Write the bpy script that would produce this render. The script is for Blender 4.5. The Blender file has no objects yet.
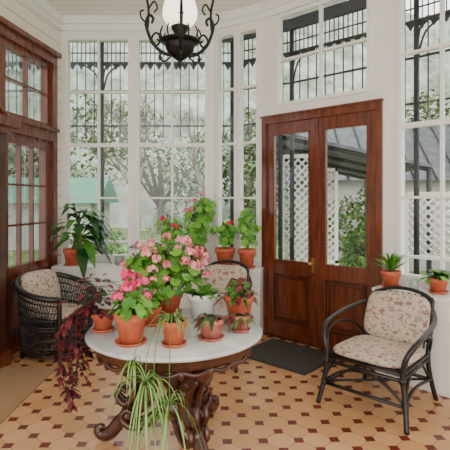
import bpy, math, random
from mathutils import Vector as V, Matrix
random.seed(7)
R=random.random
def U(a,b): return a+(b-a)*R()
# ---------------------------------------------------------------- materials
def newmat(name):
    m=bpy.data.materials.new(name); m.use_nodes=True
    nt=m.node_tree; b=nt.nodes['Principled BSDF']; return m,nt,b
def mat(name,c,rough=.5,metal=0,c2=None,scale=8,bump=0,spec=None,trans=0,coat=0,stretch=None):
    m,nt,b=newmat(name)
    b.inputs['Base Color'].default_value=(*c,1); b.inputs['Roughness'].default_value=rough
    b.inputs['Metallic'].default_value=metal
    if coat: b.inputs['Coat Weight'].default_value=coat
    if spec is not None: b.inputs['Specular IOR Level'].default_value=spec
    if c2 or bump:
        tc=nt.nodes.new('ShaderNodeTexCoord'); mp=nt.nodes.new('ShaderNodeMapping')
        nt.links.new(tc.outputs['Object'],mp.inputs[0])
        if stretch: mp.inputs['Scale'].default_value=stretch
        n=nt.nodes.new('ShaderNodeTexNoise'); n.inputs['Scale'].default_value=scale; n.inputs['Detail'].default_value=5
        nt.links.new(mp.outputs[0],n.inputs['Vector'])
        if c2:
            r=nt.nodes.new('ShaderNodeValToRGB'); r.color_ramp.elements[0].position=.35; r.color_ramp.elements[1].position=.65
            r.color_ramp.elements[0].color=(*c,1); r.color_ramp.elements[1].color=(*c2,1)
            nt.links.new(n.outputs['Fac'],r.inputs[0]); nt.links.new(r.outputs[0],b.inputs['Base Color'])
        if bump:
            bp=nt.nodes.new('ShaderNodeBump'); bp.inputs['Strength'].default_value=bump; bp.inputs['Distance'].default_value=.01
            nt.links.new(n.outputs['Fac'],bp.inputs['Height']); nt.links.new(bp.outputs[0],b.inputs['Normal'])
    return m
white=mat('white_paint',(.86,.85,.80),.45,c2=(.80,.79,.75),scale=2)
whitew=mat('white_window_paint',(.83,.83,.80),.35)
wood=mat('mahogany',(.085,.016,.006),.25,c2=(.18,.040,.013),scale=5,stretch=(6,6,.7),coat=.3)
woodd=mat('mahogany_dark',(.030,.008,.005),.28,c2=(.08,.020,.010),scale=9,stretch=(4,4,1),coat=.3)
terra=mat('terracotta',(.46,.085,.035),.7,c2=(.58,.14,.065),scale=14)
terra2=mat('terracotta_old',(.36,.085,.045),.8,c2=(.52,.19,.13),scale=18)
potw=mat('white_plastic',(.86,.86,.84),.3)
soil=mat('soil',(.03,.018,.01),.95,c2=(.07,.045,.03),scale=60)
black=mat('black_rattan',(.006,.005,.005),.35,c2=(.018,.013,.012),scale=30)
iron=mat('black_iron',(.010,.009,.009),.35,.6)
exti=mat('dark_fretwork',(.012,.016,.022),.6)
brass=mat('brass',(.6,.4,.15),.3,1)
marble=mat('marble',(.66,.66,.64),.12,c2=(.43,.46,.48),scale=4)
g1=mat('leaf_green',(.035,.16,.010),.45,c2=(.07,.25,.022),scale=12)
g2=mat('leaf_light',(.10,.32,.025),.45,c2=(.18,.43,.05),scale=12)
g3=mat('leaf_dark',(.008,.05,.010),.3,c2=(.018,.085,.018),scale=12)
gsp=mat('leaf_spider',(.08,.22,.03),.4)
gsw=mat('leaf_spider_stripe',(.36,.48,.16),.4)
mar=mat('leaf_maroon',(.10,.008,.012),.45,c2=(.19,.022,.03),scale=20)
mar2=mat('leaf_maroon_dark',(.035,.006,.008),.45)
pink=mat('petal_pink',(.90,.19,.26),.5); pink2=mat('petal_pale_pink',(.95,.38,.42),.5)
mag=mat('petal_magenta',(.85,.02,.16),.5); mag2=mat('petal_rose',(.92,.07,.25),.5)
red=mat('petal_red',(.80,.03,.02),.5)
stemm=mat('stem',(.11,.18,.03),.6); bark=mat('bark',(.10,.085,.07),.9,c2=(.17,.14,.12),scale=20)
jute=mat('jute',(.27,.16,.08),.95,c2=(.38,.24,.13),scale=120,bump=.4)
doormat=mat('mat_rubber',(.035,.03,.028),.95,c2=(.07,.062,.058),scale=150,bump=.4)
def glassmat(name,fac,tint,gl=(1,1,1)):
    m=bpy.data.materials.new(name); m.use_nodes=True; nt=m.node_tree; nt.nodes.clear()
    o=nt.nodes.new('ShaderNodeOutputMaterial'); mx=nt.nodes.new('ShaderNodeMixShader')
    t=nt.nodes.new('ShaderNodeBsdfTransparent'); t.inputs[0].default_value=(*tint,1)
    g=nt.nodes.new('ShaderNodeBsdfGlossy'); g.inputs['Roughness'].default_value=.03; g.inputs[0].default_value=(*gl,1)
    mx.inputs[0].default_value=fac
    nt.links.new(t.outputs[0],mx.inputs[1]); nt.links.new(g.outputs[0],mx.inputs[2]); nt.links.new(mx.outputs[0],o.inputs[0]); return m
glass=glassmat('window_glass',.04,(.97,.98,.98))
glassd=glassmat('dim_glass',.25,(.50,.54,.54))
m,nt,b=newmat('opal_glass'); b.inputs['Base Color'].default_value=(.9,.88,.82,1); b.inputs['Emission Color'].default_value=(1,.90,.70,1); b.inputs['Emission Strength'].default_value=2.2; opal=m
def boards(name,c,axis,pitch):
    m,nt,b=newmat(name); b.inputs['Roughness'].default_value=.5
    tc=nt.nodes.new('ShaderNodeTexCoord'); sp=nt.nodes.new('ShaderNodeSeparateXYZ'); nt.links.new(tc.outputs['Object'],sp.inputs[0])
    a=nt.nodes.new('ShaderNodeMath'); a.operation='DIVIDE'; a.inputs[1].default_value=pitch; nt.links.new(sp.outputs[axis],a.inputs[0])
    f=nt.nodes.new('ShaderNodeMath'); f.operation='FRACT'; nt.links.new(a.outputs[0],f.inputs[0])
    g=nt.nodes.new('ShaderNodeMath'); g.operation='LESS_THAN'; g.inputs[1].default_value=.07; nt.links.new(f.outputs[0],g.inputs[0])
    mx=nt.nodes.new('ShaderNodeMix'); mx.data_type='RGBA'; mx.inputs['A'].default_value=(*c,1); mx.inputs['B'].default_value=(c[0]*.5,c[1]*.5,c[2]*.5,1)
    nt.links.new(g.outputs[0],mx.inputs['Factor']); nt.links.new(mx.outputs['Result'],b.inputs['Base Color']); return m
ceilm=boards('ceiling_boards',(.87,.86,.81),1,.13)
wallb=boards('wall_boards',(.85,.81,.70),2,.14)
def tiles():
    m,nt,b=newmat('octagon_tiles'); N=nt.nodes.new; L=nt.links.new
    tc=N('ShaderNodeTexCoord'); mp=N('ShaderNodeMapping'); L(tc.outputs['Object'],mp.inputs[0])
    mp.inputs['Rotation'].default_value=(0,0,math.radians(43)); s=1/.158; mp.inputs['Scale'].default_value=(s,s,s)
    sp=N('ShaderNodeSeparateXYZ'); L(mp.outputs[0],sp.inputs[0])
    def M(op,a,b2=None):
        n=N('ShaderNodeMath'); n.operation=op
        for i,x in enumerate((a,b2)):
            if x is None: continue
            if isinstance(x,(int,float)): n.inputs[i].default_value=x
            else: L(x,n.inputs[i])
        return n.outputs[0]
    fx=M('ABSOLUTE',M('SUBTRACT',M('FRACT',sp.outputs[0]),.5)); fy=M('ABSOLUTE',M('SUBTRACT',M('FRACT',sp.outputs[1]),.5))
    sm=M('ADD',fx,fy); dot=M('GREATER_THAN',sm,.75); edge=M('GREATER_THAN',sm,.73)
    gr=M('MAXIMUM',M('GREATER_THAN',M('MAXIMUM',fx,fy),.487),M('SUBTRACT',edge,dot))
    wn=N('ShaderNodeTexWhiteNoise'); wn.noise_dimensions='2D'; fl=N('ShaderNodeVectorMath'); fl.operation='FLOOR'; L(mp.outputs[0],fl.inputs[0]); L(fl.outputs[0],wn.inputs['Vector'])
    r=N('ShaderNodeValToRGB'); L(wn.outputs['Value'],r.inputs[0]); r.color_ramp.elements[0].color=(.55,.29,.125,1); r.color_ramp.elements[1].color=(.66,.38,.19,1)
    def mix(f,a,c):
        x=N('ShaderNodeMix'); x.data_type='RGBA'; L(f,x.inputs['Factor']); L(a,x.inputs['A']); x.inputs['B'].default_value=(*c,1); return x.outputs['Result']
    c=mix(gr,r.outputs[0],(.32,.16,.08)); c=mix(dot,c,(.15,.024,.016)); L(c,b.inputs['Base Color'])
    b.inputs['Roughness'].default_value=.26; return m
tile=tiles()
def floral():
    m,nt,b=newmat('floral_fabric'); N=nt.nodes.new; L=nt.links.new
    tc=N('ShaderNodeTexCoord'); n=N('ShaderNodeTexNoise'); n.inputs['Scale'].default_value=26; n.inputs['Detail'].default_value=3; L(tc.outputs['Object'],n.inputs['Vector'])
    r=N('ShaderNodeValToRGB'); e=r.color_ramp.elements; e[0].position=.36; e[0].color=(.28,.15,.12,1); e[1].position=.46; e[1].color=(.54,.44,.35,1)
    x=e.new(.56); x.color=(.56,.47,.38,1); x=e.new(.63); x.color=(.33,.26,.21,1)
    L(n.outputs['Fac'],r.inputs[0]); L(r.outputs[0],b.inputs['Base Color']); b.inputs['Roughness'].default_value=.9; return m
flor=floral()
# ---------------------------------------------------------------- mesh builder
class MB:
    def __init__(s): s.v=[];s.f=[];s.m=[];s.s=[];s.ms=[]
    def mi(s,m):
        if m not in s.ms: s.ms.append(m)
        return s.ms.index(m)
    def add(s,vs,fs,m,sm=True):
        o=len(s.v); s.v+= [tuple(v) for v in vs]; i=s.mi(m)
        for f in fs: s.f.append([o+k for k in f]); s.m.append(i); s.s.append(sm)
    def hexa(s,p,m): s.add(p,[(0,1,2,3),(7,6,5,4),(0,4,5,1),(1,5,6,2),(2,6,7,3),(3,7,4,0)],m,False)
    def box(s,c,d,m,rz=0):
        M=Matrix.Rotation(rz,3,'Z'); c=V(c); p=[]
        for z in (-.5,.5):
            for x,y in ((-.5,-.5),(-.5,.5),(.5,.5),(.5,-.5)): p.append(c+M@V((x*d[0],y*d[1],z*d[2])))
        s.hexa(p,m)
    def lathe(s,pr,m,c=(0,0,0),seg=24,sx=1,sy=1):
        vs=[];fs=[]
        for r,z in pr:
            for k in range(seg):
                a=2*math.pi*k/seg; vs.append((c[0]+r*math.cos(a)*sx,c[1]+r*math.sin(a)*sy,c[2]+z))
        for i in range(len(pr)-1):
            for k in range(seg):
                k2=(k+1)%seg; fs.append((i*seg+k,i*seg+k2,(i+1)*seg+k2,(i+1)*seg+k))
        s.add(vs,fs,m)
    def tube(s,pts,r,m,seg=6):
        pts=[V(p) for p in pts]; n=len(pts)
        rs=r if isinstance(r,(list,tuple)) else [r]*n
        vs=[];fs=[];pn=None
        for i,p in enumerate(pts):
            t=(pts[min(i+1,n-1)]-pts[max(i-1,0)])
            if t.length<1e-9: t=V((0,0,1))
            t.normalize()
            if pn is None:
                a=V((0,0,1)) if abs(t.z)<.9 else V((1,0,0)); pn=t.cross(a).normalized()
            else:
                pn=(pn-t*pn.dot(t))
                pn=pn.normalized() if pn.length>1e-6 else t.cross(V((1,0,.3))).normalized()
            b=t.cross(pn)
            if len(rs)==n: rr=rs[i]
            else:
                q=i*(len(rs)-1)/(n-1); j=min(int(q),len(rs)-2); rr=rs[j]+(rs[j+1]-rs[j])*(q-j)
            for k in range(seg):
                a=2*math.pi*k/seg; vs.append(p+pn*math.cos(a)*rr+b*math.sin(a)*rr)
        for i in range(n-1):
            for k in range(seg):
                k2=(k+1)%seg; fs.append((i*seg+k,i*seg+k2,(i+1)*seg+k2,(i+1)*seg+k))
        fs.append(tuple(range(seg))[::-1]); fs.append(tuple((n-1)*seg+k for k in range(seg)))
        s.add(vs,fs,m)
    def leaf(s,o,d,L,W,m,droop=.3,fold=.12,n=4,pw=1.0,m2=None):
        o=V(o); d=V(d).normalized(); sd=d.cross(V((0,0,1)))
        if sd.length<.05: sd=V((1,0,0))
        sd.normalize(); up=sd.cross(d).normalized(); vs=[];fs=[]
        for i in range(n+1):
            t=i/n; p=o+d*L*t+V((0,0,-droop*L*t*t)); w=W*.5*max(.04,math.sin(math.pi*min(1,(t**pw)*.94+.04)))
            vs+= [p-sd*w+up*fold*w,p,p+sd*w+up*fold*w]
        for i in range(n):
            a=i*3; fs+=[(a,a+1,a+4,a+3),(a+1,a+2,a+5,a+4)]
        s.add(vs,fs,m)
    def blade(s,o,d,L,W,m,mm,droop=.8,n=8):
        o=V(o); d=V(d).normalized(); sd=d.cross(V((0,0,1)))
        if sd.length<.05: sd=V((1,0,0))
        sd.normalize(); vs=[]
        for i in range(n+1):
            t=i/n; hz=d*L*(t-.25*t*t); p=o+hz+V((0,0,-droop*L*t*t)); w=W*.5*(1-t**3)+.0004
            vs+=[p-sd*w,p-sd*w*.3+V((0,0,-w*.3)),p+sd*w*.3+V((0,0,-w*.3)),p+sd*w]
        for i0,i1,mt in ((0,1,m),(1,2,mm),(2,3,m)):
            s.add(vs,[(i*4+i0,i*4+i1,i*4+4+i1,i*4+4+i0) for i in range(n)],mt)
    def rleaf(s,o,nrm,r,m):
        nrm=V(nrm).normalized(); a=nrm.cross(V((0,0,1)))
        if a.length<.05: a=V((1,0,0))
        a.normalize(); b=nrm.cross(a); vs=[V(o)-nrm*r*.18]; K=14; ph=R()*6.28
        for k in range(K):
            t=2*math.pi*k/K+ph; rr=r*(1+.09*(-1)**k)*(.45 if k==0 else 1); vs.append(V(o)+(a*math.cos(t)+b*math.sin(t))*rr+nrm*r*.07*(-1)**k)
        s.add(vs,[(0,1+k,1+(k+1)%K) for k in range(K)],m)
    def floret(s,o,nrm,r,m):
        nrm=V(nrm).normalized(); a=nrm.cross(V((.1,.2,1))).normalized(); b=nrm.cross(a); o=V(o); ph=R()*6
        for k in range(5):
            t=2*math.pi*k/5+ph; e=a*math.cos(t)+b*math.sin(t); q=-a*math.sin(t)+b*math.cos(t)
            s.add([o,o+e*r*.6-q*r*.42+nrm*r*.2,o+e*r+nrm*r*.1,o+e*r*.6+q*r*.42+nrm*r*.2],[(0,1,2,3)],m)
    def head(s,o,r,ms,n=16):
        for i in range(n):
            d=V((U(-1,1),U(-1,1),U(-.35,1))).normalized(); s.floret(V(o)+d*r*U(.7,1),d,r*.55,random.choice(ms))
    def cushion(s,M,sx,sy,sz,m,e=.45,nu=28,nv=14):
        vs=[];fs=[]
        def pw(x,e): return math.copysign(abs(x)**e,x)
        for j in range(nv+1):
            ph=-math.pi/2+math.pi*j/nv
            for i in range(nu):
                th=2*math.pi*i/nu
                c=abs(math.cos(ph))**.7
                vs.append(M@V((sx/2*c*pw(math.cos(th),e),sy/2*c*pw(math.sin(th),e),sz/2*pw(math.sin(ph),.8))))
        for j in range(nv):
            for i in range(nu):
                i2=(i+1)%nu; fs.append((j*nu+i,j*nu+i2,(j+1)*nu+i2,(j+1)*nu+i))
        s.add(vs,fs,m)
    def build(s,name,loc=(0,0,0),rz=0):
        me=bpy.data.meshes.new(name); me.from_pydata(s.v,[],s.f)
        for m in s.ms: me.materials.append(m)
        me.polygons.foreach_set('material_index',s.m); me.polygons.foreach_set('use_smooth',s.s); me.update()
        o=bpy.data.objects.new(name,me); bpy.context.collection.objects.link(o); o.location=loc; o.rotation_euler=(0,0,rz); return o
def sp(pts,n=6,closed=False):
    pts=[V(p) for p in pts]; out=[]; N=len(pts)
    rng=range(N) if closed else range(N-1)
    for i in rng:
        if closed: p0,p1,p2,p3=pts[i-1],pts[i],pts[(i+1)%N],pts[(i+2)%N]
        else: p0,p1,p2,p3=pts[max(i-1,0)],pts[i],pts[i+1],pts[min(i+2,N-1)]
        for k in range(n):
            t=k/n; out.append(.5*((2*p1)+(-p0+p2)*t+(2*p0-5*p1+4*p2-p3)*t*t+(-p0+3*p1-3*p2+p3)*t**3))
    out.append(pts[0] if closed else pts[-1]); return out
# ---------------------------------------------------------------- room
YB=-1.8
P=[(-2.75-.26,YB),(-1.97,5.4),(-.14,5.4),(.43,5.06),(1.50,4.10),(3.1,2.5),(3.1,YB)]
P=[V(p) for p in P]; CH=3.7; ZS=.80; ZT=3.46
class Fr:
    def __init__(s,A,B):
        s.A=A; s.u=(B-A).normalized(); s.L=(B-A).length; s.n=V((s.u.y,-s.u.x))
    def p(s,u,n,z): q=s.A+s.u*u+s.n*n; return V((q.x,q.y,z))
    def box(s,mb,u0,u1,n0,n1,z0,z1,m):
        pp=[]
        for z in (z0,z1):
            for u,n in ((u0,n0),(u0,n1),(u1,n1),(u1,n0)): pp.append(s.p(u,n,z))
        mb.hexa(pp,m)
F=[Fr(P[i],P[i+1]) for i in range(6)]
TH=.12
def window(name,fr,u0,u1,z0,z1,us,zs,fw=.04,mw=.024,thick=()):
    b=MB(); d0,d1=-.07,.015
    fr.box(b,u0,u0+fw,d0,d1,z0,z1,whitew); fr.box(b,u1-fw,u1,d0,d1,z0,z1,whitew)
    fr.box(b,u0+fw,u1-fw,d0,d1,z0,z0+fw,whitew); fr.box(b,u0+fw,u1-fw,d0,d1,z1-fw,z1,whitew)
    for u in us: fr.box(b,u-mw/2,u+mw/2,-.05,.0,z0+fw,z1-fw,whitew)
    for i,z in enumerate(zs):
        w=mw*(1.9 if z in thick else 1); fr.box(b,u0+fw,u1-fw,-.052,.003,z-w/2,z+w/2,whitew)
    b.add([fr.p(u0+fw,-.03,z0+fw),fr.p(u1-fw,-.03,z0+fw),fr.p(u1-fw,-.03,z1-fw),fr.p(u0+fw,-.03,z1-fw)],[(0,1,2,3)],glass,False)
    b.build(name)
ROWS=[1.0,1.524,2.16,2.80]
def wall(name,fr,wins,m=white,e0=0,e1=0,zs=ZS,zt=ZT):
    b=MB(); u=-e0; 
    for w in wins:
        fr.box(b,u,w[0],-TH,0,0,CH,m)
        if w[2]>0: fr.box(b,w[0],w[1],-TH,0,0,w[2],m)
        fr.box(b,w[0],w[1],-TH,0,w[3],CH,m); u=w[1]
    fr.box(b,u,fr.L+e1,-TH,0,0,CH,m)
    return b.build(name)
f=F[0]; DU1=f.L-.186; DU0=DU1-1.92
wall('wall_left',f,[(DU0,DU1,0,3.14)],wallb,e1=.1)
f=F[1]; wall('wall_back',f,[(.05,.85,ZS,ZT),(.90,1.77,ZS,ZT)])
window('window_1',f,.05,.85,ZS,ZT,[.45],ROWS,thick=(2.16,)); window('window_2',f,.90,1.77,ZS,ZT,[1.335],ROWS,thick=(2.16,))
f=F[2]; wall('wall_back_angled',f,[(.05,.32,ZS,ZT),(.345,.61,ZS,ZT)])
window('window_3',f,.05,.32,ZS,ZT,[],ROWS,fw=.028); window('window_4',f,.345,.61,ZS,ZT,[],ROWS,fw=.028)
f=F[3]
b=MB(); f.box(b,0,.005,-TH,0,0,CH,white); f.box(b,1.375,f.L,-TH,0,0,CH,white)
f.box(b,.005,1.375,-TH,0,2.43,2.52,white); f.box(b,.005,.18,-TH,0,2.52,CH,white); f.box(b,1.26,1.375,-TH,0,2.52,CH,white); f.box(b,.18,1.26,-TH,0,3.52,CH,white)
b.build('wall_door')
window('window_5',f,.18,1.26,2.52,3.52,[.72],[3.02],fw=.035)
f=F[4]
wall('wall_right_angled',f,[(.07,.83,ZS,ZT),(.90,1.66,ZS,ZT)])
window('window_6',f,.07,.83,ZS,ZT,[.45],ROWS,thick=(2.16,)); window('window_7',f,.90,1.66,ZS,ZT,[1.28],ROWS)
f=F[5]; wall('wall_right',f,[(.3,1.1,ZS,ZT),(1.4,2.2,ZS,ZT)])
window('window_8',f,.3,1.1,ZS,ZT,[.7],ROWS); window('window_9',f,1.4,2.2,ZS,ZT,[1.8],ROWS)
def prism(b,poly,z0,z1,m):
    n=len(poly); vs=[(p[0],p[1],z0) for p in poly]+[(p[0],p[1],z1) for p in poly]
    fs=[tuple(range(n))[::-1],tuple(range(n,2*n))]+[(i,(i+1)%n,n+(i+1)%n,n+i) for i in range(n)]
    b.add(vs,fs,m,False)
LD=.32
i2=V((-.14-.267*LD,5.4-LD)); i3=V((.375,4.80))
b=MB(); poly=[(-1.95,5.4),(-1.955,5.4-LD),tuple(i2),tuple(i3),(.43,5.04),(-.14,5.4)]
prism(b,poly,0,.72,white)
poly=[(-1.94,5.395),(-1.95,5.4-LD-.02),(i2.x-.005,i2.y-.02),(i3.x,i3.y-.02),(.435,5.04),(-.14,5.395)]
prism(b,poly,.72,.75,whitew); b.build('wall_low_bench_back')
n4=F[4].n; a=P[4]+n4*LD; e=P[5]+n4*LD+V((0,-.13)); 
b=MB(); prism(b,[tuple(P[4]),tuple(a),tuple(e),(3.1-LD,0),(3.1,0),tuple(P[5])][::1],0,.72,white)
a2=P[4]+n4*(LD+.02); e2=P[5]+n4*(LD+.02)+V((0,-.13))
prism(b,[tuple(P[4]),tuple(a2),tuple(e2),(3.08-LD,0),(3.1,0),tuple(P[5])],.72,.75,whitew); b.build('wall_low_bench_right')
b=MB(); b.add([(-3.2,YB-.2,0),(3.3,YB-.2,0),(3.3,2.5,0),(1.55,4.25,0),(.45,5.2,0),(-.1,5.5,0),(-2.1,5.5,0)],[tuple(range(7))],tile,False); b.build('floor')
b=MB(); prism(b,[(-3.2,YB),(3.3,YB),(3.3,2.55),(1.55,4.25),(.45,5.2),(-.1,5.52),(-2.1,5.52)],CH,CH+.05,ceilm); b.build('ceiling')
for i in range(6):
    b=MB(); F[i].box(b,0,F[i].L,0,.05,CH-.10,CH,whitew); F[i].box(b,0,F[i].L,0,.025,CH-.17,CH-.10,whitew); b.build('trim_%d'%(i+1))
# ---------------------------------------------------------------- double door
f=F[3]; b=MB(); T=2.41
f.box(b,.0,.055,-.08,.03,0,T,wood); f.box(b,1.32,1.375,-.08,.03,0,T,wood); f.box(b,.055,1.32,-.08,.03,T-.07,T,wood); f.box(b,-.01,1.385,-.0,.045,T,T+.02,wood)
def leafdoor(u0,u1,b):
    sw=.085; gz0,gz1=.84,2.22
    f.box(b,u0,u0+sw,-.05,.0,.01,T-.07,wood); f.box(b,u1-sw,u1,-.05,.0,.01,T-.07,wood)
    f.box(b,u0+sw,u1-sw,-.05,.0,gz1,T-.07,wood); f.box(b,u0+sw,u1-sw,-.05,.0,gz0-.13,gz0,wood); f.box(b,u0+sw,u1-sw,-.05,.0,.01,.17,wood)
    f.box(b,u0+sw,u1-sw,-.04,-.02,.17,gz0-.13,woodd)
    for k in (0,.03):
        x0,x1,z0,z1=u0+sw+k,u1-sw-k,.17+k,gz0-.13-k; t=.012
        f.box(b,x0,x0+t,-.03,.006,z0,z1,wood); f.box(b,x1-t,x1,-.03,.006,z0,z1,wood); f.box(b,x0,x1,-.03,.006,z0,z0+t,wood); f.box(b,x0,x1,-.03,.006,z1-t,z1,wood)
    f.box(b,u0+sw+.06,u1-sw-.06,-.03,-.008,.23,gz0-.19,wood)
    x0,x1,z0,z1=u0+sw,u1-sw,gz0,gz1; t=.012
    f.box(b,x0,x0+t,-.03,.008,z0,z1,wood); f.box(b,x1-t,x1,-.03,.008,z0,z1,wood); f.box(b,x0,x1,-.03,.008,z0,z0+t,wood); f.box(b,x0,x1,-.03,.008,z1-t,z1,wood)
    b.add([f.p(x0,-.03,z0),f.p(x1,-.03,z0),f.p(x1,-.03,z1),f.p(x0,-.03,z1)],[(0,1,2,3)],glass,False)
leafdoor(.058,.684,b); leafdoor(.691,1.317,b)
f.box(b,.668,.705,0,.018,.01,T-.07,wood)
f.box(b,.625,.66,0,.008,.75,.90,brass); b.tube([f.p(.642,0,.85),f.p(.642,.05,.85)],.008,brass); 
b.lathe([(0,-.02),(.018,-.014),(.024,0),(.018,.014),(0,.02)],brass,c=f.p(.642,.06,.85),seg=12)
f.box(b,.0,1.375,-.1,.03,0,.012,woodd)
b.build('door_1')
# ---------------------------------------------------------------- left wooden glazed door with transom
f=F[0]; b=MB(); T=3.14
def frame(b,u0,u1,z0,z1,w,n0,n1,m): 
    f.box(b,u0,u0+w,n0,n1,z0,z1,m); f.box(b,u1-w,u1,n0,n1,z0,z1,m); f.box(b,u0+w,u1-w,n0,n1,z0,z0+w,m); f.box(b,u0+w,u1-w,n0,n1,z1-w,z1,m)
frame(b,DU0,DU1,0,T,.09,-.1,.06,wood); f.box(b,DU0-.03,DU1+.02,0,.10,T,T+.05,wood)
f.box(b,DU0+.09,DU1-.09,-.1,.07,2.16,2.30,wood); f.box(b,DU0+.05,DU1-.04,0,.11,2.27,2.31,wood)
mid=(DU0+DU1)/2
for (a,c) in ((DU0+.09,mid),(mid,DU1-.09)):
    frame(b,a,c,.05,2.16,.10,-.06,.02,wood)
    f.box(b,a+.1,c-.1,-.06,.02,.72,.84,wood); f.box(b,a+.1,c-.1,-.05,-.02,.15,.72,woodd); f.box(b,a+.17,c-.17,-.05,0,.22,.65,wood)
    for k in (1,2): 
        x=a+.1+(c-a-.2)*k/3; f.box(b,x-.01,x+.01,-.04,.01,.84,2.06,wood)
        z=.84+1.22*k/3; f.box(b,a+.1,c-.1,-.04,.01,z-.01,z+.01,wood)
    b.add([f.p(a+.1,-.03,.84),f.p(c-.1,-.03,.84),f.p(c-.1,-.03,2.06),f.p(a+.1,-.03,2.06)],[(0,1,2,3)],glassd,False)
    frame(b,a,c,2.30,T-.09,.06,-.06,.02,wood)
    x=(a+c)/2; f.box(b,x-.01,x+.01,-.04,.01,2.36,T-.15,wood); f.box(b,a+.06,c-.06,-.04,.01,2.68,2.70,wood)
    b.add([f.p(a+.06,-.03,2.36),f.p(c-.06,-.03,2.36),f.p(c-.06,-.03,T-.15),f.p(a+.06,-.03,T-.15)],[(0,1,2,3)],glassd,False)
b.build('door_2')
b=MB(); q=DU1-1.12
f.box(b,q-.8,q,.07,.17,0,2.1,woodd); f.box(b,q-.83,q+.05,.07,.21,2.1,2.16,wood); f.box(b,q-.86,q+.10,.07,.26,2.16,2.24,wood); f.box(b,q-.82,q+.03,.07,.20,0,.14,wood)
for z0,z1 in ((.25,.95),(1.05,2.0)): f.box(b,q-.7,q-.1,.17,.185,z0,z1,wood)
b.tube(sp([f.p(q-.8,.18,2.25),f.p(q-.55,.18,2.42),f.p(q-.25,.18,2.36),f.p(q,.18,2.25)]),[.03,.045,.045,.03],wood,8)
b.build('bookcase')
# ---------------------------------------------------------------- rugs
b=MB(); b.box((-1.77,3.20,.008),(.54,1.64,.014),jute); b.box((-1.77,3.20,.0095),(.48,1.56,.016),jute); b.build('jute_rug')
b=MB(); b.box((0,0,.010),(.78,.62,.018),doormat); b.box((0,0,.012),(.72,.56,.018),doormat); b.build('doormat',(.60,4.33,.001),math.atan2(F[3].u.y,F[3].u.x))
# ---------------------------------------------------------------- table
b=MB(); r=.54
b.lathe([(0,.668),(r-.03,.668),(r-.012,.672),(r,.682),(r,.692),(r-.008,.70),(0,.70)],marble,seg=72)
b.lathe([(r-.12,.60),(r-.07,.60),(r-.06,.615),(r-.05,.635),(r-.05,.655),(r-.03,.668),(r-.12,.668),(r-.12,.60)],woodd,seg=64)
b.lathe([(0,.14),(.05,.14),(.07,.17),(.10,.20),(.11,.24),(.08,.28),(.05,.30),(.06,.33),(.085,.37),(.10,.43),(.08,.49),(.05,.53),(.06,.56),(.12,.58),(.16,.60),(.2,.64),(.2,.667),(0,.667)],woodd,seg=28)
for k in range(18):
    a=2*math.pi*k/18; b.lathe([(0,-.05),(.014,-.04),(.022,-.02),(.016,0),(0,.005)],woodd,c=(.455*math.cos(a),.455*math.sin(a),.60),seg=8)
    a2=a+2*math.pi/36; b.tube(sp([(.46*math.cos(a),.46*math.sin(a),.595),(.465*math.cos(a2),.465*math.sin(a2),.575),(.46*math.cos(a+math.pi/9),.46*math.sin(a+math.pi/9),.595)],4),.013,woodd,6)
for k in range(3):
    a=math.radians(180+120*k); cx,sx_=math.cos(a),math.sin(a); px_,py_=-sx_,cx
    def L3(l,o=0): return [(x*cx+o*px_,x*sx_+o*py_,z) for x,z in l]
    b.tube(sp(L3([(.42,.63),(.40,.55),(.30,.50),(.20,.43),(.165,.34),(.19,.25),(.27,.18),(.35,.115),(.40,.055),(.45,.04),(.48,.065),(.465,.09),(.445,.08)]),5),[.03,.042,.042,.05,.055,.05,.045,.042,.042,.038,.03,.022,.015],woodd,12)
    for o in (-.05,.05):
        b.tube(sp(L3([(.36,.50),(.27,.40),(.25,.30),(.31,.24),(.36,.29),(.33,.34),(.30,.31)],o*.6),5),[.014,.022,.022,.018,.015,.012],woodd,8)
        b.tube(sp(L3([(.10,.18),(.18,.12),(.27,.11),(.33,.16),(.30,.21),(.26,.19)],o),5),[.02,.024,.02,.016,.012],woodd,8)
        b.tube(sp(L3([(.34,.62),(.26,.60),(.20,.54),(.24,.50),(.28,.54),(.25,.56)],o),5),[.02,.022,.018,.012],woodd,8)
    for (x,z,q) in ((.29,.49,.048),(.38,.55,.045),(.17,.36,.066),(.42,.045,.043),(.30,.16,.05),(.22,.43,.055),(.36,.10,.045)):
        b.lathe([(0,-q),(q*.7,-q*.7),(q,0),(q*.7,q*.7),(0,q)],woodd,c=(x*cx,x*sx_,z),seg=12)
b.build('marble_top_table',(-.308,2.8,.003))
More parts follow.
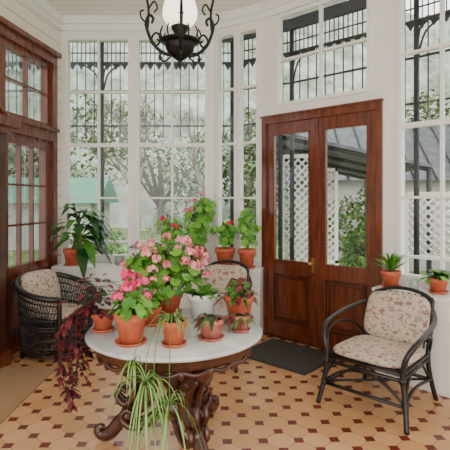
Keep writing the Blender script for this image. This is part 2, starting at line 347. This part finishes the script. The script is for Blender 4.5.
# ---------------------------------------------------------------- chairs
def rattan_chair(name,loc,rz,S=(1,1,1)):
    b=MB(); r=.015
    for sx in (-1,1):
        arm=sp([(sx*.31,-.32,0),(sx*.285,-.28,.2),(sx*.265,-.27,.40),(sx*.29,-.27,.54),(sx*.325,-.20,.63),(sx*.335,-.04,.68),(sx*.315,.16,.72),(sx*.25,.33,.76)],6); b.tube(arm,r*1.15,black,8)
        arm2=sp([(sx*.265,-.25,.40),(sx*.285,-.235,.52),(sx*.31,-.16,.595),(sx*.31,0,.63),(sx*.28,.2,.56),(sx*.24,.28,.42)],6); b.tube(arm2,r*.7,black,6)
        b.tube(sp([(sx*.27,.33,0),(sx*.245,.28,.22),(sx*.235,.27,.40),(sx*.235,.33,.62),(sx*.22,.40,.84)],6),r*1.15,black,8)
        b.tube(sp([(sx*.28,-.27,.17),(sx*.24,.0,.20),(sx*.25,.28,.19)],5),r*.8,black)
        b.tube(sp([(sx*.29,-.29,.20),(sx*.26,-.15,.34),(sx*.25,0,.385),(sx*.24,.15,.34),(sx*.24,.27,.20)],5),r*.7,black)
        b.tube([(sx*.262,-.27,.36),(sx*.238,.27,.36)],r*.9,black)
    for y,z,w in ((-.27,.40,.265),(.27,.40,.238),(-.28,.36,.265),(-.285,.17,.28),(.275,.19,.245)): b.tube([(-w,y,z),(w,y,z)],r*.9,black)
    for sx in(-1,1): b.tube([(sx*.265,-.27,.40),(sx*.238,.27,.40)],r,black); b.tube([(sx*.28,-.27,.18),(-sx*.24,.27,.19)],r*.7,black)
    b.tube(sp([(-.27,-.285,.20),(-.14,-.285,.31),(0,-.285,.345),(.14,-.285,.31),(.27,-.285,.20)],5),r*.7,black)
    b.tube(sp([(-.22,.40,.84),(-.12,.43,.885),(0,.44,.90),(.12,.43,.885),(.22,.40,.84)],5),r*1.1,black)
    b.tube([(-.235,.30,.5),(.235,.30,.5)],r*.7,black)
    for k in range(9):
        x=-.2+.05*k; b.tube(sp([(x,.27,.40),(x,.335,.62),(x*.95,.415,.87)],4),r*.45,black,5)
    for k in range(12): b.tube([(-.25,-.25+.045*k,.41),(.25,-.25+.045*k,.41)],r*.5,black,5)
    for sx in (-1,1):
        for z in (.17,.36): b.lathe([(.0,-.02),(.023,-.016),(.023,.016),(0,.02)],black,c=(sx*(.285 if z<.2 else .268),-.28,z),seg=8)
    b.cushion(Matrix.Translation((0,-.02,.45)),.53,.55,.09,flor)
    b.cushion(Matrix.Translation((0,.285,.67))@Matrix.Rotation(math.radians(70),4,'X'),.48,.43,.10,flor)
    o=b.build(name,loc,rz); o.scale=S; return o
rattan_chair('rattan_armchair',(1.15,3.34,.0),math.radians(-44),(1.06,1.0,.87))
rattan_chair('rattan_armchair.001',(-.10,4.32,.0),math.radians(-18),(1.0,1.0,.95))
def wicker(name,loc,rz):
    b=MB()
    def pt(a,t):
        ar=math.radians(a); h=.57+.17*((math.cos(ar)+1)/2)**1.5
        fl=1+.08*t+.25*max(0,t-.8)
        k=.31*fl; return V((k*math.sin(ar)*1.05,.02+k*math.cos(ar),.04+(h-.04)*t))
    A=140; N=60
    for i in range(N+1):
        for sg in (-1,1):
            pts=[]
            for j in range(11):
                t=j/10; a=-A+2*A*i/N+sg*22*t
                if abs(a)<=A: pts.append(pt(a,t))
            if len(pts)>2: b.tube(pts,.0048,black,4)
    for t in (.02,.15,.28,.45,.5,.62,.75,.88,.97): b.tube([pt(-A+2*A*k/40,t) for k in range(41)],.008,black,6)
    b.tube([pt(-A+2*A*k/40,1) for k in range(41)],.028,black,8)
    for s in (-1,1): b.tube([pt(s*A,k/6) for k in range(7)],.022,black,8)
    se=[pt(-A+2*A*k/40,.55) for k in range(41)]
    seat=[(p.x*.97,p.y*.97,.37) for p in se]
    b.add(seat+[(p[0],p[1],.33) for p in seat],[tuple(range(41)),tuple(range(81,40,-1))],black,False)
    q0,q1=pt(-A,.0),pt(A,.0); s0,s1=V(seat[0]),V(seat[-1])
    for i in range(25):
        t=i/24; b.tube([q0.lerp(q1,t),s0.lerp(s1,t)],.0055,black,4)
        t2=min(1,t+.25); b.tube([q0.lerp(q1,t),s0.lerp(s1,t2)],.005,black,4); b.tube([q0.lerp(q1,t2),s0.lerp(s1,t)],.005,black,4)
    for z in (0,.25,.5,.75,1): b.tube([q0.lerp(s0,z),q1.lerp(s1,z)],.010,black,6)
    b.tube([s0,s1],.022,black,8)
    for a in (-135,-60,60,135):
        p=pt(a,0); b.tube([(p.x,p.y,0.0),(p.x*.98,p.y*.98,.36)],.017,black,8)
    b.cushion(Matrix.Translation((0,.0,.40)),.52,.50,.07,flor)
    b.cushion(Matrix.Translation((0,.22,.60))@Matrix.Rotation(math.radians(74),4,'X'),.46,.38,.10,flor)
    return b.build(name,loc,rz)
wicker('wicker_tub_chair',(-1.65,4.45,.004),math.radians(66))
# ---------------------------------------------------------------- pots & plants
def pot(b,r,h,m=terra,sauc=True,z=0,x=0,y=0):
    z0=.012 if sauc else 0
    if sauc: b.lathe([(0,0),(r*.8,0),(r*.98,.018),(r*.93,.018),(r*.78,.008),(0,.008)],m,(x,y,z))
    b.lathe([(0,z0),(r*.66,z0),(r*.88,h*.74),(r*.9,h*.75),(r,h*.76),(r,h),(r*.9,h),(r*.87,h*.86)],m,(x,y,z),28)
    b.lathe([(r*.89,h*.88),(0,h*.90)],soil,(x,y,z),28)
def rdir(): 
    a=R()*2*math.pi; return V((math.cos(a),math.sin(a),0))
def geranium(b,pz,h,spr,nl,nf,fm,lm=(g1,g2),lr=.035,fh=.0,fr=.04,cx=0,cy=0,zbase=.0,fspr=.95,fz=.45,sy=1):
    stems=[]
    for i in range(7):
        d=rdir(); d.y*=sy; p=V((cx,cy,0))+d*spr*U(.2,.6)+V((0,0,pz+h*U(.5,.9))); stems.append(p)
        b.tube(sp([(d.x*.02,d.y*.02,pz*.88),(d.x*.03+cx*.3,d.y*.03+cy*.3,pz+h*.3),tuple(p)],4),[.006,.003],stemm,5)
    for i in range(nl):
        d=rdir(); zz=U(zbase,1); rr=spr*math.sqrt(R())*math.sqrt(max(.1,1-(zz*.85)**2))
        p=V((cx+d.x*rr,cy+d.y*rr*sy,pz+h*zz)); nr=d*(rr/spr+.1)+V((0,0,.8))+V((U(-.4,.4),U(-.6,.2),U(-.2,.2)))
        b.rleaf(p,nr,lr*U(.6,1.15),random.choice(lm))
        q=min(stems,key=lambda s:(s-p).length)
        if R()<.6: b.tube([q*.75+V((cx*.2,cy*.2,pz*.25)),p],.0022,stemm,4)
    for i in range(nf):
        d=rdir(); rr=spr*fspr*math.sqrt(R()); zz=h*(.95-fz*(rr/spr)**2)+U(-.04,.09)+fh
        p=V((cx+d.x*rr,cy+d.y*rr*sy,pz+zz)); b.tube([V((cx+d.x*rr*.5,cy+d.y*rr*.5*sy,pz+h*.4)),p],.0025,stemm,4); b.head(p,fr*U(.7,1.1),fm)
def spider(b,pz,n,L,W=.014,droop=.8,c=(0,0),up=(.3,1.6)):
    for i in range(n):
        d=rdir()*U(.5,1)+V((0,0,U(*up))); b.blade((c[0]+U(-.01,.01),c[1]+U(-.01,.01),pz),d,L*U(.6,1.1),W,gsp,gsw,droop*U(.8,1.3))
def T(D,px): return (px-225)/450*D
TZ=.704
def place(name,b,px,D,z): return b.build(name,(T(D,px),D,z),U(0,.3))
b=MB(); pot(b,.092,.175); geranium(b,.17,.10,.11,44,0,[mag],lr=.035); geranium(b,.17,.13,.13,10,10,[mag,mag2,mag2],lr=.03,fr=.032); place('potted_pink_geranium',b,131,2.50,TZ)
b=MB(); pot(b,.07,.115)
for i in range(130):
    d=rdir(); rr=U(0,.17); p=(d.x*rr-.04,d.y*rr,.11+U(0,.24)*(1-rr*3)+.02); b.leaf(p,d+V((0,0,U(-.2,.6))),U(.05,.08),U(.03,.045),random.choice((mar,mar,mar2,g3)),.4)
for i in range(11):
    y=U(-.14,.12); x1=-U(.12,.24); zb=-U(.10,.42)
    c=sp([(-.02,y*.2,.11),(-.11,y*.6,.15),(x1,y,.03),(x1-U(-.06,.03),y*1.1,zb*.5),(x1+U(-.03,.09),y*1.2,zb)],6); b.tube(c,.003,mar2,4)
    for q in c[4:]:
        for _ in range(1 if R()<.5 else 2):
            d=rdir(); b.leaf(q,d+V((0,0,U(-.5,.3))),U(.035,.055),U(.02,.035),random.choice((mar,mar,mar2)),.5)
place('potted_coleus',b,103,2.74,TZ).rotation_euler=(0,0,0)
b=MB(); pot(b,.072,.14); spider(b,.13,30,.24,W=.012,droop=.7)
for k,(x,y,z,L,n) in enumerate(((-.11,-.27,-.10,.36,24),(.01,-.29,-.19,.34,18),(-.18,-.20,-.02,.22,12),(-.07,-.28,-.30,.24,12))):
    b.tube(sp([(0,0,.13),(x*.4,y*.5,.19),(x*.9,y*.9,.06),(x,y,z)],6),.0022,gsp,4)
    for i in range(n):
        d=rdir()*U(.4,1)+V((0,-.1,U(-.1,1.1))); b.blade((x,y,z),d,L*U(.6,1.1),.010,gsp,gsw,U(.6,1.4))
place('potted_spider_plant',b,174,2.47,TZ).rotation_euler=(0,0,0)
b=MB(); pot(b,.08,.12,terra2)
for i in range(40):
    d=rdir(); b.leaf((d.x*.03,d.y*.03,.115+U(0,.02)),d+V((0,0,U(-.2,.5))),U(.05,.11),U(.02,.03),random.choice((g1,g3,mar)),.6)
place('potted_begonia',b,211,2.58,TZ)
b=MB(); pot(b,.09,.15); geranium(b,.15,.34,.29,200,0,[pink],lm=(g1,g2,g2),lr=.042,cx=-.03,sy=.65)
geranium(b,.15,.37,.32,10,46,[pink,pink2,pink2],lm=(g1,g2),lr=.04,fr=.033,cx=-.02,fspr=1.0,fz=.60,sy=.65); place('potted_large_geranium',b,170,3.17,TZ)
b=MB(); pot(b,.07,.12); geranium(b,.12,.13,.12,45,4,[pink,pink2],lr=.032,fr=.028); place('potted_geranium',b,151,2.88,TZ)
b=MB(); pot(b,.108,.165,potw,False)
for i in range(70): d=rdir(); b.leaf((d.x*.04,d.y*.04,.15),d+V((0,0,U(.3,1.5))),U(.07,.15),U(.025,.045),random.choice((g1,g2)),.4)
place('potted_herb',b,203,3.06,TZ)
b=MB(); pot(b,.10,.17,terra); geranium(b,.17,.10,.11,34,0,[pink],lm=(g1,mar),lr=.03)
for i in range(50): d=rdir(); b.leaf((d.x*.05,d.y*.05,.17),d+V((0,0,U(-.2,1))),U(.06,.14),U(.02,.04),random.choice((g1,mar,g3)),.6)
place('potted_begonia.001',b,239,2.98,TZ)
b=MB(); pot(b,.06,.10,terra2)
for i in range(50): d=rdir(); b.leaf((d.x*.03,d.y*.03,.10),d+V((0,0,U(-.4,.6))),U(.04,.08),U(.015,.03),random.choice((mar,mar,g1)),.6)
place('potted_succulent',b,241,2.73,TZ)
SZ=.751
b=MB(); pot(b,.10,.19,terra)
for i in range(62):
    a=U(-2.9,.9); d=V((math.cos(a)*1.2+.45,math.sin(a)*.4-.3,U(-.1,1.9))); z0=U(.18,.55)
    base=V((.08,0,z0)); st=base+V(d).normalized()*U(.06,.18); b.tube([(0,0,.18),tuple(base),tuple(st)],.006,stemm,5)
    b.leaf(st,V((d.x,d.y,d.z*.6)),U(.20,.32),U(.09,.13),random.choice((g3,g3,g3,g1)),U(.5,1.1),.2,6)
place('potted_rubber_plant',b,72,5.17,SZ)
b=MB(); b.lathe([(0,0),(.07,0),(.09,.05),(.085,.055),(0,.045)],terra2)
b.tube(sp([(0,0,.04),(.02,0,.08),(-.01,0,.13)]),.008,bark)
for i in range(90): d=V((U(-1,1),U(-1,1),U(-.3,1))).normalized(); b.leaf(d*.06+V((-.01,0,.15)),d,.03,.015,g3,.1,n=2)
place('bonsai_tree',b,134,5.22,SZ)
b=MB(); b.lathe([(0,0),(.045,0),(.05,.08),(.052,.1),(.046,.1),(.04,.02),(0,.02)],mat('grey_ceramic',(.3,.33,.33),.3)); place('ceramic_cup',b,119,5.24,SZ)
def tall(name,px,D,r,h,H,spr,nf,fm,pm=terra,ns=6,lr=.05,hr=.035):
    b=MB(); pot(b,r,h,pm)
    for k in range(ns):
        d=rdir()*spr*U(.3,.9); d.y*=.6; top=V((d.x,d.y,h+H*U(.55,1))); c=sp([(d.x*.1,d.y*.1,h*.85),(d.x*.4,d.y*.4,h+top.z*.3),tuple(top)],5); b.tube(c,.006,stemm,5)
        for q in c[3:]:
            for _ in range(2):
                e=rdir(); b.rleaf(q+e*U(.03,.08),e*.6+V((0,-.5,.5)),U(.6,1.1)*lr,random.choice((g1,g2,g2)))
        if k<nf: b.head(top+V((0,0,.05)),hr,fm,14)
    place(name,b,px,D,SZ)
tall('potted_begonia.002',197,5.16,.11,.20,.64,.26,4,[pink,pink2],ns=9)
tall('potted_red_geranium',225,5.06,.115,.21,.26,.13,2,[red,red],lr=.04,hr=.025)
tall('potted_red_geranium.001',247,4.96,.10,.21,.42,.11,1,[red,pink],lr=.04,hr=.025)
tall('potted_geranium.001',170,5.22,.08,.14,.42,.17,3,[red,mag],lr=.035,hr=.03,ns=7)
b=MB(); pot(b,.085,.14,terra)
for i in range(60):
    d=rdir()*U(.3,1)+V((0,0,U(.4,2))); b.leaf((0,0,.13),d,U(.18,.30),.026,random.choice((g1,g2)),.35,n=5)
b.build('potted_aloe',(1.43,3.88,SZ))
b=MB(); pot(b,.08,.12,terra)
for i in range(60):
    d=rdir()*U(.4,1)+V((0,0,U(.2,1.5))); b.leaf((0,0,.11),d,U(.13,.23),.045,random.choice((g1,g2,g3)),.6,n=5)
b.build('potted_fern',(1.72,3.63,SZ))
b=MB(); b.lathe([(0,0),(.035,0),(.038,.05),(.03,.065),(.03,.08),(.026,.08),(.03,.01),(0,.01)],mat('jar_glass',(.45,.5,.5),.1)); b.build('glass_jar',(1.59,3.78,SZ))
# ---------------------------------------------------------------- pendant oil lamp
b=MB(); lx,ly=-.29,2.9
b.lathe([(.045,2.605),(.08,2.63),(.108,2.67),(.113,2.71),(.10,2.77),(.07,2.83),(.045,2.90),(.04,2.92)],opal,seg=32)
b.lathe([(0,2.34),(.006,2.345),(.014,2.365),(.006,2.385),(.02,2.40),(.05,2.42),(.085,2.46),(.10,2.50),(.085,2.53),(.05,2.545),(.03,2.56),(.055,2.60),(.06,2.615),(0,2.615)],iron,seg=28)
b.lathe([(.085,2.50),(.125,2.515),(.13,2.525),(.085,2.52)],iron,seg=32)
for k in range(4):
    a=math.radians(8+90*k); c,s_=math.cos(a),math.sin(a)
    def Q(l): return [(r*c,r*s_,z) for r,z in l]
    b.tube(sp(Q([(.03,2.43),(.10,2.44),(.165,2.49),(.20,2.56),(.215,2.63),(.195,2.68),(.17,2.66),(.18,2.63)]),6),[.012,.011,.010,.008],iron,7)
    b.tube(sp(Q([(.205,2.60),(.20,2.72),(.22,2.85),(.18,3.0),(.08,3.2),(.03,3.32)]),6),.008,iron,7)
    b.tube(sp(Q([(.10,2.52),(.15,2.57),(.18,2.53),(.155,2.49),(.13,2.51),(.145,2.53)]),6),.007,iron,6)
    b.tube(sp(Q([(.20,2.72),(.165,2.77),(.145,2.73),(.165,2.70)]),6),.006,iron,6)
    b.tube(sp(Q([(.215,2.63),(.245,2.66),(.25,2.70),(.23,2.71)]),6),.006,iron,6)
    b.tube(sp(Q([(.06,2.42),(.10,2.39),(.13,2.41),(.12,2.44)]),6),.006,iron,6)
    for z,rr in ((2.50,.17),(2.62,.213),(2.41,.125)): b.lathe([(0,-.018),(.016,0),(0,.018)],iron,c=(rr*c,rr*s_,z),seg=8)
for k in range(12):
    a=2*math.pi*k/12; b.tube(sp([(.12*math.cos(a),.12*math.sin(a),2.52),(.135*math.cos(a),.135*math.sin(a),2.56),(.118*math.cos(a),.118*math.sin(a),2.60)],4),.005,iron,5)
b.lathe([(0,3.30),(.05,3.31),(.03,3.34),(.01,3.36),(.01,3.66),(.06,3.68),(.07,3.698),(0,3.698)],iron,seg=16)
b.build('pendant_oil_lamp',(lx,ly,0))
# ---------------------------------------------------------------- exterior
grass=mat('grass',(.07,.14,.025),.95,c2=(.15,.22,.07),scale=1.5)
b=MB(); b.add([(-60,5.6,-.15),(80,5.6,-.15),(80,70,-.15),(-60,70,-.15),(80,-10,-.15),(3.3,-10,-.15),(3.3,5.6,-.15)],[(0,1,2,3),(5,4,1,6)],grass,False); b.build('lawn_ground')
b=MB(); prism(b,[(-2.6,5.56),(-.1,5.56),(.5,5.26),(1.6,4.28),(3.4,2.6),(5.5,2.6),(5.5,7.2),(-2.6,7.2)],-.14,-.02,mat('stone_paving',(.30,.29,.27),.8,c2=(.40,.39,.36),scale=4)); b.build('veranda_paving')
hillm=mat('hillside_painted_mist',(.07,.11,.065),1,c2=(.42,.47,.43),scale=.42)  # mist is painted in: pale noise patches lighten the hill's green
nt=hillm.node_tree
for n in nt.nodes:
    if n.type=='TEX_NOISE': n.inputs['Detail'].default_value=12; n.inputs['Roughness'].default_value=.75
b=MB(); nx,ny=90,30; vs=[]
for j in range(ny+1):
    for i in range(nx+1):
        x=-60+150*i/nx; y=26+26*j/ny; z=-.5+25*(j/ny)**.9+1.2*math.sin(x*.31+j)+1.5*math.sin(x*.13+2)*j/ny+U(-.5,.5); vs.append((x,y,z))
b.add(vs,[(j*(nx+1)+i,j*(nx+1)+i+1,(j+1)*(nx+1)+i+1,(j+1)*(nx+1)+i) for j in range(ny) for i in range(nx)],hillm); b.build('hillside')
tg1=mat('tree_leaf_grey',(.09,.15,.05),.9); tg2=mat('tree_leaf_pale',(.22,.31,.12),.9); tg3=mat('shrub_leaf',(.035,.14,.010),.8); tg4=mat('shrub_leaf_light',(.14,.34,.025),.8)
tg5=mat('conifer_leaf',(.02,.05,.02),.9)
def cloud(name,c,rad,n,sz,ms,trunk=None):
    b=MB()
    blobs=[V((U(-.7,.7)*rad[0],U(-.7,.7)*rad[1],U(-.7,.7)*rad[2])) for _ in range(9)]
    for i in range(n):
        q=random.choice(blobs); d=V((U(-1,1),U(-1,1),U(-1,1)))
        if d.length>1: d.normalize()
        p=q+V((d.x*rad[0]*.45,d.y*rad[1]*.45,d.z*rad[2]*.45))
        b.leaf(p,V((U(-1,1),U(-1,1),U(-.6,.6))),sz*U(.6,1.4),sz*.6,random.choice(ms),.3,n=2)
    if trunk:
        b.tube([(0,0,-c[2]-.15),(.1,0,-rad[2]*.5),(0,.1,rad[2]*.2)],[trunk,trunk*.5],bark,8)
        for q in blobs: b.tube([(0,0,-rad[2]*.6),tuple(q*.5+V((0,0,-rad[2]*.2))),tuple(q)],[trunk*.45,trunk*.15],bark,5)
    b.build(name,c)
for k,(x,y,z,r) in enumerate(((-8.5,21,3.2,3.0),(-3.2,22,3.0,2.8),(1.0,20,2.8,2.4),(7.8,17,4.2,2.8),(-14,21,4.0,3.2),(11.5,14.5,4.2,2.8),(15,10.5,5,3.2),(3.4,23,3.6,2.8))):
    cloud('tree' if k==0 else 'tree.%03d'%k,(x,y,z),(r,r,r*1.1),3000,.27,(tg1,tg2,tg1),.2)
cloud('conifer_tree',(6.8,9.2,4.7),(1.5,1.2,2.0),3500,.20,(tg5,tg1,tg5),.15)
def bare(name,loc,H,r0=.07):
    b=MB()
    def br(p,d,L,r,dep):
        q=p+d*L; m_=(p+q)/2+V((U(-.05,.05),U(-.05,.05),0))*L; b.tube([p,m_,q],[r,r*.85,r*.7],bark,5)
        if dep==0: return
        for _ in range(3 if dep>1 else 4):
            e=(d+V((U(-.8,.8),U(-.8,.8),U(-.1,.5)))).normalized(); br(q,e,L*U(.6,.8),r*.6,dep-1)
    br(V((0,0,-.15)),V((0,0,1)),H*.35,r0,5); b.build(name,loc)
bare('bare_tree',(-2.6,13.5,0),4.6); bare('bare_tree.001',(-.6,15,0),5.0)
cloud('garden_shrub',(2.35,7.8,.75),(.75,.5,1.0),3800,.09,(tg3,tg4,tg3))
cloud('garden_shrub.001',(-2.9,9.0,.4),(1.0,.5,.75),2000,.12,(tg3,tg1,tg4))
cloud('garden_shrub.002',(-.7,9.2,.55),(1.2,.5,.9),2600,.11,(tg1,tg4,tg3))
cloud('garden_shrub.003',(4.9,6.9,.8),(1.1,.6,1.2),3200,.10,(tg3,tg4,tg3))
cloud('climbing_vine',(.56,6.3,1.5),(.14,.12,1.1),600,.08,(tg3,tg4,g2))
def lattice(name,A,B,z0,z1,pitch=.11):
    b=MB(); f=Fr(V(A),V(B)); L=f.L; H=z1-z0; w=.018
    for (u0,u1,a,c) in ((0,.05,z0,z1),(L-.05,L,z0,z1),(0,L,z0,z0+.05),(0,L,z1-.05,z1)): f.box(b,u0,u1,-.02,.02,a,c,whitew)
    s=-H
    while s<L:
        for sg in (1,-1):
            a0=max(0,s); a1=min(L,s+H)
            if a1-a0>.02:
                if sg==1: q0,q1=(a0,z0+a0-s),(a1,z0+a1-s)
                else: q0,q1=(a0,z1-(a0-s)),(a1,z1-(a1-s))
                b.tube([f.p(q0[0],.006*sg,q0[1]),f.p(q1[0],.006*sg,q1[1])],w*.75,whitew,4)
        s+=pitch
    for u in (.02,L-.02): f.box(b,u-.03,u+.03,-.03,.03,-.1,z0,whitew)
    b.build(name)
lattice('lattice_screen',(.80,6.5),(1.24,6.35),.35,2.15)
lattice('lattice_screen.001',(1.52,7.1),(1.78,7.1),.5,2.0)
lattice('lattice_screen.002',(2.35,5.9),(4.2,4.6),.75,1.6)
slate=mat('slate_roof',(.06,.072,.085),.7,c2=(.12,.135,.15),scale=6)
shedw=mat('shed_wall',(.30,.30,.28),.8)
b=MB(); b.box((3.8,11.7,1.0),(3.4,2.5,2.3),shedw)
b.add([(1.7,10.2,1.95),(6.0,10.2,1.95),(6.0,11.7,3.5),(1.7,11.7,3.5),(1.7,13.2,1.95),(6.0,13.2,1.95)],[(0,1,2,3),(3,2,5,4),(0,3,4),(1,5,2)],slate,False)
for k in range(9): b.tube([(1.8+k*.5,10.18,1.97),(1.8+k*.5,11.7,3.53)],.025,exti,4)
b.build('garden_outbuilding')
b=MB()
def slab(p,m,t=.05):
    lo=[V(q) for q in p]; hi=[q+V((0,0,t)) for q in lo]; b.hexa(lo+hi,m)
slab([(.75,6.3,2.42),(.75,9.2,2.42),(2.9,9.2,1.95),(2.9,6.3,1.95)],slate)
for y in (6.35,7.3,8.25,9.15): b.tube([(.75,y,2.40),(2.9,y,1.93)],.035,exti,4)
for x,y,z in ((.78,6.33,2.4),(2.87,6.33,1.93),(.78,9.15,2.4),(2.87,9.15,1.93)): b.tube([(x,y,-.14),(x,y,z)],.035,exti,6)
b.build('covered_walkway')
b=MB(); b.box((-5.9,16,.6),(3.0,2.4,1.6),mat('cottage_wall',(.42,.44,.41),.8)); b.add([(-7.7,14.5,1.4),(-4.1,14.5,1.4),(-4.1,16,2.3),(-7.7,16,2.3),(-7.7,17.5,1.4),(-4.1,17.5,1.4)],[(0,1,2,3),(3,2,5,4),(0,3,4),(1,5,2)],mat('green_tin_roof',(.05,.20,.13),.6),False)
b.build('cottage')
# veranda fretwork valance
b=MB(); op=[V((-3.2,6.15)),V((.1,6.15)),V((.85,5.72)),V((2.0,4.70)),V((3.6,3.1))]
for i in range(4):
    f=Fr(op[i],op[i+1]); L=f.L
    f.box(b,0,L,-.03,.03,3.66,3.80,exti); f.box(b,0,L,-.012,.012,3.36,3.385,exti); f.box(b,0,L,-.012,.012,2.98,3.0,exti); f.box(b,0,L,-.012,.012,2.50,2.52,exti)
    n=int(L/.115)
    for k in range(n+1):
        u=L*k/n
        f.box(b,u-.006,u+.006,-.006,.006,2.36,3.66,exti)
        if k<n:
            h=L/n/2; c=u+h
            f.box(b,c-.005,c+.005,-.006,.006,3.37,3.66,exti)
            f.box(b,u,u+2*h,-.006,.006,3.50,3.515,exti)
            b.add([f.p(u,0,3.37),f.p(u+2*h,0,3.37),f.p(c,0,3.27)],[(0,1,2)],exti,False)
    posts=[0]+([L*.46] if L>2 else [])
    for u0 in posts:
        p=f.p(u0,0,0); b.tube([(p.x,p.y,-.14),(p.x,p.y,3.7)],.03,exti,8)
        for sg in (-1,1):
            if u0==0 and sg==-1: continue
            for q in range(2):
                s=.13+.13*q; b.tube(sp([f.p(u0+sg*.02,0,3.36-s*1.4),f.p(u0+sg*s*.35,0,3.36-s*.5),f.p(u0+sg*s,0,3.35)],5),.012,exti,5)
b.build('veranda_fretwork')
b=MB(); slat=mat('veranda_roof',(.13,.14,.15),.8)
ip=[V((-3.2,5.54)),V((-.08,5.54)),V((.52,5.20)),V((1.6,4.22)),V((3.2,2.62))]
for i in range(4):
    b.add([(ip[i].x,ip[i].y,4.0),(ip[i+1].x,ip[i+1].y,4.0),(op[i+1].x,op[i+1].y,3.82),(op[i].x,op[i].y,3.82)],[(0,1,2,3)],slat,False)
b.build('veranda_roof')
# ---------------------------------------------------------------- world / lights
w=bpy.data.worlds.new('World'); bpy.context.scene.world=w; w.use_nodes=True; bg=w.node_tree.nodes['Background']
bg.inputs[0].default_value=(1,.98,.935,1); bg.inputs[1].default_value=3.6
su=bpy.data.lights.new('sun','SUN'); su.energy=1.8; su.angle=.6; su.color=(1,.95,.87); so=bpy.data.objects.new('sun',su); bpy.context.collection.objects.link(so); so.rotation_euler=(math.radians(50),0,math.radians(25))
# ---------------------------------------------------------------- camera
cam=bpy.data.cameras.new('camera'); co=bpy.data.objects.new('camera',cam); bpy.context.collection.objects.link(co)
co.location=(0,0,1.5); co.rotation_euler=(math.radians(90),0,0); cam.lens=36; cam.sensor_width=36; cam.shift_y=-25/450; cam.clip_start=.05; cam.clip_end=300
bpy.context.scene.camera=co
